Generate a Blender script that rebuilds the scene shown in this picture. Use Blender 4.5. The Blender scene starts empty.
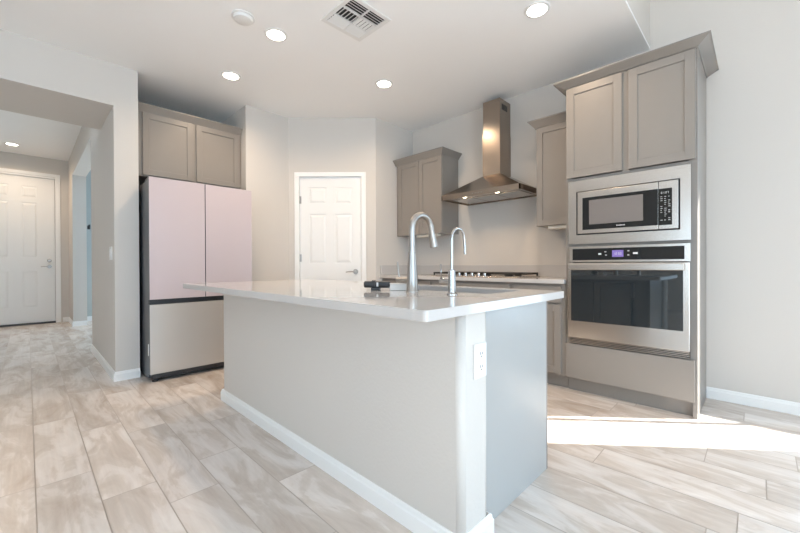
import bpy, bmesh, math, random
from mathutils import Matrix, Vector
random.seed(4)
C = bpy.context.scene.collection
sc = bpy.context.scene
PI = math.pi

# ------------------------------------------------------------------ camera
cam_d = bpy.data.cameras.new('camera')
cam_d.sensor_width = 36.0
cam_d.lens = 365.84 / 800 * 36.0
cam_d.clip_start = 0.02
cam = bpy.data.objects.new('camera', cam_d)
C.objects.link(cam)
Rv = Vector((0.71378653, 0.700352, -0.00398241))
Uv = Vector((-0.00047475, 0.00617005, 0.99998085))
Fv = Vector((-0.70036316, 0.71377098, -0.00473659))
cam.matrix_world = Matrix(((Rv.x, Uv.x, -Fv.x, 0), (Rv.y, Uv.y, -Fv.y, 0), (Rv.z, Uv.z, -Fv.z, 1.0371), (0, 0, 0, 1)))
sc.camera = cam

# ------------------------------------------------------------------ light
SKY = 5.4
SUN = 16.0
LAMP = 0.5
sc.view_settings.view_transform = 'Standard'
sc.view_settings.look = 'None'
sc.view_settings.gamma = 1.0
sc.view_settings.use_curve_mapping = False
sc.view_settings.exposure = 0.17
sc.cycles.max_bounces = 10
sc.cycles.diffuse_bounces = 7
sc.cycles.glossy_bounces = 5
sc.cycles.sample_clamp_indirect = 6.0
sc.cycles.use_denoising = True
sc.cycles.caustics_reflective = False
sc.cycles.caustics_refractive = False

w = bpy.data.worlds.new('sky')
sc.world = w
w.use_nodes = True
bg = w.node_tree.nodes['Background']
bg.inputs[0].default_value = (0.61, 0.815, 1.0, 1)
bg.inputs[1].default_value = SKY


def lamp(name, kind, loc, energy, color, **kw):
    d = bpy.data.lights.new(name, kind)
    d.energy = energy
    d.color = color
    for k, v in kw.items():
        setattr(d, k, v)
    o = bpy.data.objects.new(name, d)
    o.location = loc
    C.objects.link(o)
    return o


sun_dir = Vector((0.766 * math.cos(math.radians(31)), 0.643 * math.cos(math.radians(31)), math.sin(math.radians(31))))
s = lamp('sun', 'SUN', (3, 6, 5), SUN, (1.0, 0.97, 0.92), angle=math.radians(0.5))
s.rotation_euler = sun_dir.to_track_quat('Z', 'Y').to_euler()


def portal(name, loc, direction, sx, sy):
    o = lamp(name, 'AREA', loc, 1, (1, 1, 1), shape='RECTANGLE', size=sx, size_y=sy)
    o.data.cycles.is_portal = True
    o.rotation_euler = Vector(direction).to_track_quat('-Z', 'Z').to_euler()
    return o


portal('portal_right', (2.74, 0.15, 1.34), (-1, 0, 0), 3.5, 2.52)
portal('portal_back', (0.3, -4.13, 1.4), (0, 1, 0), 2.6, 1.6)
portal('portal_side', (0.69, 3.82, 1.24), (0, -1, 0), 0.92, 1.66)
portal('portal_study', (-7.6, 3.12, 1.4), (0, -1, 0), 2.0, 1.8)


# ------------------------------------------------------------------ materials
def nt(name):
    m = bpy.data.materials.new(name)
    m.use_nodes = True
    return m, m.node_tree.nodes, m.node_tree.links, m.node_tree.nodes['Principled BSDF']


def mat(name, col, rough=0.5, metal=0.0, var=0.03, scale=6.0, bump=0.0, bscale=200.0, coat=0.0, stretch=None, spec=None):
    """paint or metal with a little procedural variation and an optional fine bump"""
    m, N, L, b = nt(name)
    b.inputs['Roughness'].default_value = rough
    b.inputs['Metallic'].default_value = metal
    b.inputs['Coat Weight'].default_value = coat
    if spec is not None:
        b.inputs['Specular IOR Level'].default_value = spec
    tc = N.new('ShaderNodeTexCoord')
    mp = N.new('ShaderNodeMapping')
    L.new(tc.outputs['Object'], mp.inputs['Vector'])
    if stretch:
        mp.inputs['Scale'].default_value = stretch
    n = N.new('ShaderNodeTexNoise')
    n.inputs['Scale'].default_value = scale
    n.inputs['Detail'].default_value = 3
    L.new(mp.outputs[0], n.inputs['Vector'])
    cr = N.new('ShaderNodeMix')
    cr.data_type = 'RGBA'
    cr.inputs[6].default_value = tuple(max(0, c * (1 - var)) for c in col) + (1,)
    cr.inputs[7].default_value = tuple(min(1, c * (1 + var)) for c in col) + (1,)
    L.new(n.outputs['Fac'], cr.inputs[0])
    L.new(cr.outputs[2], b.inputs['Base Color'])
    if bump:
        n2 = N.new('ShaderNodeTexNoise')
        n2.inputs['Scale'].default_value = bscale
        n2.inputs['Detail'].default_value = 2
        L.new(mp.outputs[0], n2.inputs['Vector'])
        bp = N.new('ShaderNodeBump')
        bp.inputs['Strength'].default_value = bump
        bp.inputs['Distance'].default_value = 0.002
        L.new(n2.outputs['Fac'], bp.inputs['Height'])
        L.new(bp.outputs[0], b.inputs['Normal'])
    return m


def emit(name, col, strength):
    m, N, L, b = nt(name)
    b.inputs['Base Color'].default_value = (0.8, 0.8, 0.8, 1)
    b.inputs['Emission Color'].default_value = col + (1,)
    b.inputs['Emission Strength'].default_value = strength
    return m


M_wall = mat('wall_paint', (0.64, 0.605, 0.565), 0.75, bump=0.25, bscale=90, var=0.01, scale=1.5)
M_knee = mat('knee_wall_paint', (0.64, 0.605, 0.565), 0.7, bump=0.6, bscale=70, var=0.012, scale=2)
M_blue = mat('pale_blue_wall', (0.38, 0.42, 0.42), 0.7, var=0.01)  # even pale blue-grey base colour for the room beyond the hall
M_ceil = mat('ceiling_paint', (0.90, 0.90, 0.895), 0.85, bump=0.2, bscale=80, var=0.01, scale=1.5)
M_trim = mat('white_trim_paint', (0.86, 0.86, 0.85), 0.35, var=0.01)
M_door = mat('white_door_paint', (0.84, 0.84, 0.83), 0.38, var=0.01)
M_cab = mat('grey_cabinet_paint', (0.265, 0.240, 0.216), 0.33, var=0.015)
M_panel = mat('grey_end_panel', (0.40, 0.405, 0.40), 0.28, var=0.015)
M_quartz = mat('white_quartz', (0.55, 0.53, 0.515), 0.07, var=0.02, scale=60)
M_steel = mat('brushed_steel', (0.62, 0.575, 0.53), 0.27, 1.0, var=0.05, scale=3, bump=0.05, bscale=6, stretch=(1, 1, 90))
M_hood = mat('hood_steel', (0.36, 0.30, 0.25), 0.24, 1.0, var=0.05, scale=3, bump=0.05, bscale=6, stretch=(60, 60, 1))
M_nickel = mat('brushed_nickel', (0.42, 0.395, 0.37), 0.33, 1.0, var=0.03)
M_chrome = mat('polished_chrome', (0.48, 0.47, 0.465), 0.2, 1.0, var=0.02)
M_black = mat('black_glass', (0.012, 0.013, 0.014), 0.05, var=0.0)
M_window = mat('microwave_window', (0.20, 0.18, 0.17), 0.12, var=0.02)
M_ovenglass = mat('oven_glass', (0.02, 0.026, 0.03), 0.03, var=0.0, spec=0.9)
M_iron = mat('cast_iron', (0.02, 0.02, 0.02), 0.55, var=0.1)
M_dark = mat('dark_plastic', (0.03, 0.032, 0.035), 0.4, var=0.05)
M_gap = mat('dark_recess', (0.025, 0.025, 0.025), 0.7, var=0.0)
M_charcoal = mat('charcoal_fridge_side', (0.085, 0.09, 0.10), 0.35, 0.3, var=0.03)
M_pink = mat('pink_glass', (0.56, 0.485, 0.505), 0.14, var=0.008, coat=0.4)
M_silver = mat('silver_white_panel', (0.58, 0.56, 0.53), 0.25, 0.35, var=0.015)
M_plastic = mat('white_plastic', (0.78, 0.78, 0.77), 0.35, var=0.005)
M_sinksteel = mat('sink_steel', (0.70, 0.67, 0.63), 0.3, 1.0, var=0.03)
M_cream = mat('cream_light_bar', (0.82, 0.76, 0.66), 0.45, var=0.01)
M_grout = mat('grout', (0.42, 0.36, 0.31), 0.8, var=0.05, scale=30)
M_text = mat('pale_print', (0.7, 0.7, 0.7), 0.5, var=0.0)
M_lampdisc = emit('downlight_glow', (1.0, 0.93, 0.80), 14.0)
M_hoodglow = emit('hood_lamp_glow', (1.0, 0.85, 0.62), 10.0)
M_display = emit('display_glow', (0.36, 0.25, 0.80), 0.55)
M_display.node_tree.nodes['Principled BSDF'].inputs['Base Color'].default_value = (0.05, 0.04, 0.08, 1)


def floor_mat():
    m, N, L, b = nt('wood_look_tile')
    b.inputs['Roughness'].default_value = 0.26
    at = N.new('ShaderNodeAttribute')
    at.attribute_name = 'tile'
    tc = N.new('ShaderNodeTexCoord')
    add = N.new('ShaderNodeVectorMath')
    add.operation = 'ADD'
    sc_ = N.new('ShaderNodeVectorMath')
    sc_.operation = 'SCALE'
    sc_.inputs[3].default_value = 37.0
    L.new(at.outputs['Color'], sc_.inputs[0])
    L.new(tc.outputs['Object'], add.inputs[0])
    L.new(sc_.outputs[0], add.inputs[1])
    mp = N.new('ShaderNodeMapping')
    mp.inputs['Scale'].default_value = (1.0, 3.2, 1.0)
    L.new(add.outputs[0], mp.inputs['Vector'])
    n1 = N.new('ShaderNodeTexNoise')
    n1.inputs['Scale'].default_value = 2.0
    n1.inputs['Detail'].default_value = 7
    n1.inputs['Roughness'].default_value = 0.6
    n1.inputs['Distortion'].default_value = 0.9
    L.new(mp.outputs[0], n1.inputs['Vector'])
    mp2 = N.new('ShaderNodeMapping')
    mp2.inputs['Scale'].default_value = (1.5, 38.0, 1.0)
    L.new(add.outputs[0], mp2.inputs['Vector'])
    n2 = N.new('ShaderNodeTexNoise')
    n2.inputs['Scale'].default_value = 1.6
    n2.inputs['Detail'].default_value = 4
    L.new(mp2.outputs[0], n2.inputs['Vector'])
    cr = N.new('ShaderNodeValToRGB')
    e = cr.color_ramp.elements
    e[0].position = 0.30
    e[0].color = (0.54, 0.45, 0.385, 1)
    e[1].position = 0.66
    e[1].color = (0.78, 0.725, 0.68, 1)
    k = cr.color_ramp.elements.new(0.49)
    k.color = (0.655, 0.58, 0.52, 1)
    k = cr.color_ramp.elements.new(0.53)
    k.color = (0.72, 0.65, 0.60, 1)
    L.new(n1.outputs['Fac'], cr.inputs[0])
    mx = N.new('ShaderNodeMix')
    mx.data_type = 'RGBA'
    mx.blend_type = 'MULTIPLY'
    mx.inputs[0].default_value = 0.28
    L.new(cr.outputs[0], mx.inputs[6])
    gr = N.new('ShaderNodeMapRange')
    gr.inputs[1].default_value = 0.3
    gr.inputs[2].default_value = 0.7
    gr.inputs[3].default_value = 0.80
    gr.inputs[4].default_value = 1.12
    L.new(n2.outputs['Fac'], gr.inputs[0])
    L.new(gr.outputs[0], mx.inputs[7])
    hs = N.new('ShaderNodeHueSaturation')
    vr = N.new('ShaderNodeMapRange')
    vr.inputs[3].default_value = 0.93
    vr.inputs[4].default_value = 1.08
    sp = N.new('ShaderNodeSeparateColor')
    L.new(at.outputs['Color'], sp.inputs[0])
    L.new(sp.outputs[0], vr.inputs[0])
    L.new(vr.outputs[0], hs.inputs['Value'])
    L.new(mx.outputs[2], hs.inputs['Color'])
    L.new(hs.outputs[0], b.inputs['Base Color'])
    bp = N.new('ShaderNodeBump')
    bp.inputs['Strength'].default_value = 0.12
    bp.inputs['Distance'].default_value = 0.002
    L.new(n2.outputs['Fac'], bp.inputs['Height'])
    L.new(bp.outputs[0], b.inputs['Normal'])
    return m


M_floor = floor_mat()


# ------------------------------------------------------------------ mesh builder
class MB:
    """collects shapes, then links them as ONE mesh object"""

    def __init__(self, M=None):
        self.bm = bmesh.new()
        self.M = M or Matrix.Identity(4)
        self.mi = 0

    def _v(self, p):
        return self.bm.verts.new(self.M @ Vector(p))

    def _f(self, vs, smooth=False):
        f = self.bm.faces.new(vs)
        f.smooth = smooth
        f.material_index = self.mi
        return f

    def box(self, a, b, bev=0.0, seg=2):
        x0, y0, z0 = (min(a[i], b[i]) for i in range(3))
        x1, y1, z1 = (max(a[i], b[i]) for i in range(3))
        v = [self._v(p) for p in ((x0, y0, z0), (x1, y0, z0), (x1, y1, z0), (x0, y1, z0), (x0, y0, z1), (x1, y0, z1), (x1, y1, z1), (x0, y1, z1))]
        fs = [self._f([v[i] for i in q]) for q in ((0, 3, 2, 1), (4, 5, 6, 7), (0, 1, 5, 4), (1, 2, 6, 5), (2, 3, 7, 6), (3, 0, 4, 7))]
        if bev:
            es = list({e for f in fs for e in f.edges})
            bmesh.ops.bevel(self.bm, geom=es, offset=bev, segments=seg, profile=0.5, affect='EDGES', clamp_overlap=True)
        return self

    def prism(self, pts, axis, a, b):
        """pts: outline in the two other axes, extruded from a to b along the axis"""
        def p3(p, t):
            return {'x': (t, p[0], p[1]), 'y': (p[0], t, p[1]), 'z': (p[0], p[1], t)}[axis]
        A = [self._v(p3(p, a)) for p in pts]
        B = [self._v(p3(p, b)) for p in pts]
        n = len(pts)
        self._f(A[::-1])
        self._f(B)
        for i in range(n):
            self._f([A[i], A[(i + 1) % n], B[(i + 1) % n], B[i]])
        return self

    def loft(self, rings, closed=True, caps=True, smooth=False):
        V = [[self._v(p) for p in r] for r in rings]
        n = len(V[0])
        for i in range(len(V) - 1):
            for j in range(n if closed else n - 1):
                self._f([V[i][j], V[i][(j + 1) % n], V[i + 1][(j + 1) % n], V[i + 1][j]], smooth)
        if caps:
            self._f(V[0][::-1])
            self._f(V[-1])
        return self

    def lathe(self, c, prof, axis='z', n=28, smooth=True):
        """prof: list of (radius, height along axis)"""
        rings = []
        for r, h in prof:
            ring = []
            for k in range(n):
                a = 2 * PI * k / n
                u, v = r * math.cos(a), r * math.sin(a)
                p = {'z': (u, v, h), 'x': (h, u, v), 'y': (v, h, u)}[axis]
                ring.append((c[0] + p[0], c[1] + p[1], c[2] + p[2]))
            rings.append(ring)
        return self.loft(rings, smooth=smooth)

    def tube(self, path, rad, n=14, smooth=True):
        """round tube along a list of points; rad is a number or one per point"""
        P = [Vector(p) for p in path]
        rs = rad if isinstance(rad, (list, tuple)) else [rad] * len(P)
        rings = []
        up = None
        for i, p in enumerate(P):
            t = (P[min(i + 1, len(P) - 1)] - P[max(i - 1, 0)]).normalized()
            if up is None:
                up = t.orthogonal().normalized()
            up = (up - t * up.dot(t)).normalized()
            s_ = t.cross(up)
            rings.append([p + (up * math.cos(2 * PI * k / n) + s_ * math.sin(2 * PI * k / n)) * rs[i] for k in range(n)])
        return self.loft(rings, smooth=smooth)

    def build(self, name, m, parent=None):
        bmesh.ops.recalc_face_normals(self.bm, faces=self.bm.faces[:])
        me = bpy.data.meshes.new(name)
        self.bm.to_mesh(me)
        self.bm.free()
        for x in (m if isinstance(m, (list, tuple)) else [m]):
            me.materials.append(x)
        o = bpy.data.objects.new(name, me)
        C.objects.link(o)
        if parent is not None:
            o.parent = parent
            bpy.context.view_layer.update()
            o.matrix_parent_inverse = parent.matrix_world.inverted()
        # smooth meshes keep their hard edges
        if any(p.use_smooth for p in me.polygons):
            bm = bmesh.new()
            bm.from_mesh(me)
            for e_ in bm.edges:
                if len(e_.link_faces) == 2 and e_.calc_face_angle(0) > math.radians(38):
                    e_.smooth = False
            bm.to_mesh(me)
            bm.free()
        return o


def tag(o, label, cat, group=None, kind=None):
    if label:
        o['label'] = label
    if cat:
        o['category'] = cat
    if group:
        o['group'] = group
    if kind:
        o['kind'] = kind
    return o


def thing(name, label, cat, loc, group=None, kind=None):
    o = bpy.data.objects.new(name, None)
    o.empty_display_size = 0.1
    o.location = loc
    C.objects.link(o)
    bpy.context.view_layer.update()
    return tag(o, label, cat, group, kind)


def struct(o, label=None, cat=None):
    o['kind'] = 'structure'
    return tag(o, label, cat)


def sbox(name, a, b, m, label=None, bev=0.0):
    return struct(MB().box(a, b, bev).build(name, m), label, name.split('_')[0] if label else None)


# ------------------------------------------------------------------ plan of the place (metres)
XF = -4.124      # wall plane beside the fridge, and of the hall opening
YR = 3.684       # range wall
ZC = 2.842       # kitchen ceiling
XR = -0.656      # where the kitchen ceiling steps up
YT = 3.0965      # front of the tall cabinet
AY0, AY1 = 0.732, 1.732   # fridge alcove
P1 = Vector((XF, 2.257, 0))
P2 = Vector((-3.3616, 3.006, 0))
HALL = 0.55
XE = 2.6          # wall with the patio doors, outside the frame
ZS = 2.473


# ------------------------------------------------------------------ floor
def floor():
    bm = bmesh.new()
    lay = bm.faces.layers.float_color.new('tile') if hasattr(bm.faces.layers, 'float_color') else None
    col = bm.loops.layers.float_color.new('tile')
    W, LEN, G = 0.2042, 0.955, 0.0022
    off = {0: -2.41, 1: -2.07, 2: -1.835, 3: -2.13, 4: -2.60, 5: -1.95, 9: -0.061, 10: -0.62, 11: 0.025, 12: -0.205, 13: 0.14}
    j0, j1 = int((-4.0 - 0.021) / W) - 1, int((3.8 - 0.021) / W) + 1
    for j in range(j0, j1):
        y0, y1 = 0.021 + j * W, 0.021 + (j + 1) * W
        o = off.get(j, random.random() * LEN)
        k0 = math.floor((-10.2 - o) / LEN)
        k1 = math.ceil((4.6 - o) / LEN)
        for k in range(k0, k1):
            x0, x1 = o + k * LEN, o + (k + 1) * LEN
            if y1 < -1.75 and x1 < -4.9:
                continue
            c = (random.random(), random.random(), random.random(), 1)
            r = [(x0 + G, y0 + G), (x1 - G, y0 + G), (x1 - G, y1 - G), (x0 + G, y1 - G)]
            v = [bm.verts.new((a, b, 0)) for a, b in r]
            f = bm.faces.new(v)
            for l in f.loops:
                l[col] = c
    # grout bed just under the tiles, one slab
    v = [bm.verts.new(p) for p in ((-10.3, -4.3, -0.0012), (4.7, -4.3, -0.0012), (4.7, 3.9, -0.0012), (-10.3, 3.9, -0.0012))]
    w_ = [bm.verts.new(p) for p in ((-10.3, -4.3, -0.08), (4.7, -4.3, -0.08), (4.7, 3.9, -0.08), (-10.3, 3.9, -0.08))]
    for q in ([v[0], v[1], v[2], v[3]], [w_[3], w_[2], w_[1], w_[0]], [v[0], w_[0], w_[1], v[1]], [v[1], w_[1], w_[2], v[2]], [v[2], w_[2], w_[3], v[3]], [v[3], w_[3], w_[0], v[0]]):
        f = bm.faces.new(q)
        f.material_index = 1
    bmesh.ops.recalc_face_normals(bm, faces=[f for f in bm.faces if f.material_index == 1])
    me = bpy.data.meshes.new('floor')
    bm.to_mesh(me)
    bm.free()
    me.materials.append(M_floor)
    me.materials.append(M_grout)
    o = bpy.data.objects.new('floor', me)
    C.objects.link(o)
    struct(o, 'floor of beige wood-look tile planks with thin grout lines', 'floor')


floor()

# ------------------------------------------------------------------ ceilings and walls
sbox('ceiling', (-5.0, -4.12, ZC), (XR, YR - 0.0005, ZC + 0.02), M_ceil, 'flat white kitchen ceiling with round downlights')
sbox('ceiling_living', (XR - 0.04, -4.12, 3.6), (XE + 0.12, YR + 0.12, 3.72), M_ceil)
sbox('wall_step', (XR - 0.04, -4.12, ZC + 0.02), (XR, YR, 3.6), M_wall, 'short white wall where the ceiling steps up')
sbox('ceiling_hall', (-9.4, -1.72, 3.0), (-4.95, 3.12, 3.1), M_ceil)
sbox('wall_soffit', (-4.96, -1.6, ZS), (XF, HALL, ZC), M_wall, 'lowered header over the hall opening at left')

sbox('wall_range', (-3.3616 - 0.12, YR, 0), (0.235, YR + 0.12, 3.7), M_wall, 'off-white wall behind the range hood and ovens')
sbox('wall_range_right', (1.143, YR, 0), (XE + 0.12, YR + 0.12, 3.7), M_wall)
sbox('wall_range_sill', (0.235, YR, 0), (1.143, YR + 0.12, 0.417), M_wall)
sbox('wall_range_head', (0.235, YR, 2.05), (1.143, YR + 0.12, 3.7), M_wall)

struct(MB().prism([(P2.x, P2.y), (P2.x, YR), (P2.x - 0.12, YR), (P2.x - 0.12, P2.y + 0.05), (P2.x - 0.077, P2.y + 0.079)], 'z', 0, ZC).build('wall_pantry', M_wall), 'white wall between pantry door and left wall cabinet', 'wall')
sbox('wall_left', (XF - 0.30, AY1, 0), (XF, 2.257, ZC), M_wall, 'white wall right of the refrigerator alcove')
sbox('wall_alcove', (-5.0, AY0, 0), (-4.9, AY1, ZC), M_wall)
sbox('wall_alcove_side', (-4.9, AY1, 0), (XF - 0.30, AY1 + 0.1, ZC), M_wall)
sbox('wall_hall', (-5.80, HALL, 0), (XF, AY0, 3.0), M_wall, 'narrow wall end between the hall and the refrigerator')
sbox('wall_hall_far', (-9.35, HALL, 0), (-8.40, AY0, 3.0), M_wall)
sbox('wall_hall_head', (-8.40, HALL, 2.60), (-5.80, AY0, 3.0), M_wall)
sbox('wall_entry', (-9.35, 0.365, 0), (-9.231, HALL, 3.0), M_wall, 'warm beige wall right of the front door')
sbox('wall_entry_head', (-9.35, -0.65, 2.66), (-9.231, 0.365, 3.0), M_wall)
sbox('wall_entry_left', (-9.35, -1.72, 0), (-9.231, -0.65, 3.0), M_wall)
sbox('wall_hall_left', (-9.35, -1.72, 0), (-4.3, -1.6, 3.0), M_wall)
sbox('wall_kitchen_left', (XF - 0.12, -4.12, 0), (XF, -1.6, ZC), M_wall)
# the room beyond the hall
sbox('wall_study', (-9.20, AY0, 0), (-9.05, 3.12, 3.0), M_blue, 'pale blue wall seen through the hall opening')
sbox('wall_study_right', (-5.80, AY0, 0), (-5.68, 3.12, 3.0), M_blue)
sbox('wall_study_sill', (-9.05, 3.0, 0), (-5.80, 3.12, 0.5), M_blue)
sbox('wall_study_head', (-9.05, 3.0, 2.3), (-5.80, 3.12, 3.0), M_blue)
sbox('wall_study_pier_left', (-9.05, 3.0, 0.5), (-8.6, 3.12, 2.3), M_blue)
sbox('wall_study_pier_right', (-6.6, 3.0, 0.5), (-5.80, 3.12, 2.3), M_blue)
# living side
sbox('wall_right_sill', (XE, -1.6, 0), (XE + 0.12, 1.9, 0.08), M_wall)
sbox('wall_right_head', (XE, -1.6, 2.6), (XE + 0.12, 1.9, 3.6), M_wall)
sbox('wall_right_north', (XE, 1.9, 0), (XE + 0.12, YR, 3.6), M_wall)
sbox('wall_right_south', (XE, -4.0, 0), (XE + 0.12, -1.6, 3.6), M_wall)
sbox('wall_back_left', (XF, -4.12, 0), (-1.0, -4.0, 3.6), M_wall)
sbox('wall_back_right', (1.6, -4.12, 0), (XE + 0.12, -4.0, 3.6), M_wall)
sbox('wall_back_sill', (-1.0, -4.12, 0), (1.6, -4.0, 0.6), M_wall)
sbox('wall_back_head', (-1.0, -4.12, 2.2), (1.6, -4.0, 3.6), M_wall)

# window frames (all outside the frame of the photograph)
f = MB()
f.box((0.462, YR - 0.004, 0.417), (0.498, YR + 0.012, 2.05))
f.box((1.10, YR + 0.04, 0.417), (1.143, YR + 0.08, 2.05))
struct(f.build('window_1', M_trim))
f = MB()
for y in (-1.6, 0.125, 1.85):
    f.box((XE + 0.03, y, 0.08), (XE + 0.09, y + 0.05, 2.6))
f.box((XE + 0.03, -1.6, 2.54), (XE + 0.09, 1.9, 2.6))
struct(f.build('window_2', M_trim))
f = MB()
for x in (-1.0, 0.275, 1.55):
    f.box((x, -4.09, 0.6), (x + 0.05, -4.03, 2.2))
struct(f.build('window_3', M_trim))
f = MB()
for x in (-8.6, -7.62, -6.65):
    f.box((x, 3.03, 0.5), (x + 0.05, 3.09, 2.3))
struct(f.build('window_4', M_trim))


# pantry wall, at 45 degrees, local frame: x along the wall, y into the pantry
dv = (P2 - P1).normalized()
MP = Matrix(((dv.x, -dv.y, 0, P1.x), (dv.y, dv.x, 0, P1.y), (0, 0, 1, 0), (0, 0, 0, 1)))
LP = (P2 - P1).length
DX0, DX1, DZ = 0.133, 0.888, 2.12
f = MB(MP)
f.box((0, 0, 0), (DX0 - 0.012, 0.11, ZC))
f.box((DX1 + 0.012, 0, 0), (LP, 0.11, ZC))
f.box((DX0 - 0.012, 0, DZ + 0.012), (DX1 + 0.012, 0.11, ZC))
struct(f.build('wall_diagonal', M_wall), 'angled warm-white wall around the pantry door', 'wall')


def baseboard(name, pts, h=0.085, t=0.014):
    """pts in order, the room lies to the right of the walking direction"""
    mb = MB()
    P = [Vector(p + (0,)) for p in pts]
    n = len(P)
    rings = []
    for i in range(n):
        d0 = (P[i] - P[i - 1]).normalized() if i else None
        d1 = (P[i + 1] - P[i]).normalized() if i < n - 1 else None
        if d0 is None:
            d0 = d1
        if d1 is None:
            d1 = d0
        n0, n1 = Vector((d0.y, -d0.x, 0)), Vector((d1.y, -d1.x, 0))
        m_ = (n0 + n1)
        m_ = m_ / max(0.3, m_.dot(n0))
        prof = [(0, 0.0), (t, 0.0), (t, h * 0.72), (t * 0.72, h * 0.80), (t * 0.6, h * 0.93), (t * 0.3, h), (0, h)]
        rings.append([P[i] + m_ * o_ + Vector((0, 0, z)) for o_, z in prof])
    mb.loft(rings)
    return struct(mb.build(name, M_trim))


baseboard('baseboard_right', [(-0.2900, YR), (XE, YR)])
baseboard('baseboard_hall', [(-5.80, AY0), (-5.80, HALL), (XF, HALL), (XF, AY0)])
baseboard('baseboard_left', [(XF, AY1), (XF, 2.257)] )
baseboard('baseboard_pier', [(-9.231, HALL), (-8.40, HALL), (-8.40, AY0)])
baseboard('baseboard_entry', [(-9.231, 0.46), (-9.231, HALL)])
baseboard('baseboard_study', [(-9.05, AY0), (-9.05, 3.0)])


# ------------------------------------------------------------------ panelled doors
def panel_door_mesh(mb, W, H, T, rows, cols, stile=0.11, depth=0.010, gap=0.10):
    """front face at y=0, panels sunk and raised again; x across, z up"""
    xs = []
    pw = (W - stile * 2 - gap * (cols - 1)) / cols
    x = stile
    for c in range(cols):
        xs.append((x, x + pw))
        x += pw + gap
    mb.box((0, depth, 0), (W, T, H))
    # stiles
    edges = [0] + [v for p in xs for v in p] + [W]
    for i in range(0, len(edges), 2):
        mb.box((edges[i], 0, 0), (edges[i + 1], depth, H))
    zed = [0] + [v for p in rows for v in p] + [H]
    for x0, x1 in xs:
        for i in range(0, len(zed), 2):
            mb.box((x0, 0, zed[i]), (x1, depth, zed[i + 1]))
        for z0, z1 in rows:
            r0 = [(x0 + 0.012, depth, z0 + 0.012), (x1 - 0.012, depth, z0 + 0.012), (x1 - 0.012, depth, z1 - 0.012), (x0 + 0.012, depth, z1 - 0.012)]
            q = 0.038
            r1 = [(x0 + q, 0.002, z0 + q), (x1 - q, 0.002, z0 + q), (x1 - q, 0.002, z1 - q), (x0 + q, 0.002, z1 - q)]
            mb.loft([r0, r1])
    return mb


def lever_handle(name, M, x, z, side, m, parent):
    """lever on the front of a door; the lever points in direction side"""
    mb = MB(M)
    mb.lathe((x, 0, z), [(0.001, -0.012), (0.028, -0.012), (0.032, -0.004), (0.032, 0.0), (0.001, 0.0)], 'y')
    mb.tube([(x, -0.01, z), (x, -0.05, z)], 0.009)
    mb.tube([(x, -0.047, z), (x + side * 0.03, -0.052, z + 0.002), (x + side * 0.075, -0.05, z + 0.001), (x + side * 0.115, -0.046, z - 0.004)], [0.011, 0.009, 0.008, 0.006])
    o = mb.build(name, m, parent)
    return o


# pantry door
dz = DZ / 2.03
door1 = struct(panel_door_mesh(MB(MP @ Matrix.Translation((DX0, 0.02, 0.008))), DX1 - DX0, DZ - 0.008, 0.036,
                               [(0.24, 0.86), (1.046, 1.659), (1.784, 1.988)], 2).build('door_1', M_door),
               'white six-panel pantry door in the angled wall', 'door')
lever_handle('door_handle', MP @ Matrix.Translation((0, 0.02, 0)), 0.815, 0.955, -1, M_nickel, door1)['label'] = 'satin nickel lever handle'
for z in (0.28, 1.125, 1.84):
    mb = MB(MP)
    mb.tube([(DX0 - 0.004, 0.008, z - 0.045), (DX0 - 0.004, 0.008, z + 0.045)], 0.008, 10)
    mb.box((DX0 - 0.006, 0.012, z - 0.045), (DX0 + 0.016, 0.0195, z + 0.045))
    mb.build('hinge', M_nickel, door1)
mb = MB(MP)
cw = 0.056
mb.box((DX0 - 0.005 - cw, -0.016, 0), (DX0 - 0.005, 0, DZ + 0.005), 0.002)
mb.box((DX1 + 0.005, -0.016, 0), (DX1 + 0.005 + cw, 0, DZ + 0.005), 0.002)
mb.box((DX0 - 0.005 - cw, -0.016, DZ + 0.005), (DX1 + 0.005 + cw, 0, DZ + cw), 0.002)
mb.box((DX0 - 0.012, 0, 0), (DX0 - 0.004, 0.11, DZ + 0.012))
mb.box((DX1 + 0.004, 0, 0), (DX1 + 0.012, 0.11, DZ + 0.012))
mb.box((DX0 - 0.012, 0, DZ + 0.004), (DX1 + 0.012, 0.11, DZ + 0.012))
struct(mb.build('trim_1', M_trim), 'white casing around the pantry door', 'trim')

# front door at the end of the hall: local x runs along world +y, front faces +x
ME = Matrix(((0, -1, 0, -9.231), (1, 0, 0, -0.57), (0, 0, 1, 0), (0, 0, 0, 1)))
EW, EH = 0.85, 2.60
door2 = struct(panel_door_mesh(MB(ME @ Matrix.Translation((-0.077, 0.03, 0.03))), 1.007, EH, 0.045,
                               [(0.27, 0.93), (1.16, 2.14), (2.23, 2.43)], 2, stile=0.22, gap=0.143).build('door_2', M_door),
               'white panelled front door at the end of the hall', 'door')
lever_handle('door_handle', ME @ Matrix.Translation((0, 0.03, 0)), 0.855, 1.03, -1, M_nickel, door2)['label'] = 'satin nickel lever handle'
mb = MB(ME @ Matrix.Translation((0, 0.03, 0)))
mb.lathe((0.855, 0, 1.14), [(0.001, -0.02), (0.022, -0.02), (0.032, -0.012), (0.032, 0.0), (0.001, 0.0)], 'y')
mb.box((0.851, -0.034, 1.122), (0.859, -0.018, 1.158), 0.002)
mb.build('deadbolt', M_nickel, door2)['label'] = 'round nickel deadbolt turn'
MB(ME).box((-0.079, -0.02, 0.0), (0.935, 0.09, 0.028), 0.004).build('threshold', M_dark, door2)['label'] = 'dark threshold strip'
mb = MB(ME)
mb.box((0.935, -0.016, 0), (1.005, 0, 2.66), 0.002)
mb.box((-0.15, -0.016, 0), (-0.08, 0, 2.66), 0.002)
mb.box((-0.15, -0.016, 2.66), (1.005, 0, 2.715), 0.002)
mb.box((-0.08, 0.0, 2.632), (0.935, 0.1, 2.66))
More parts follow.
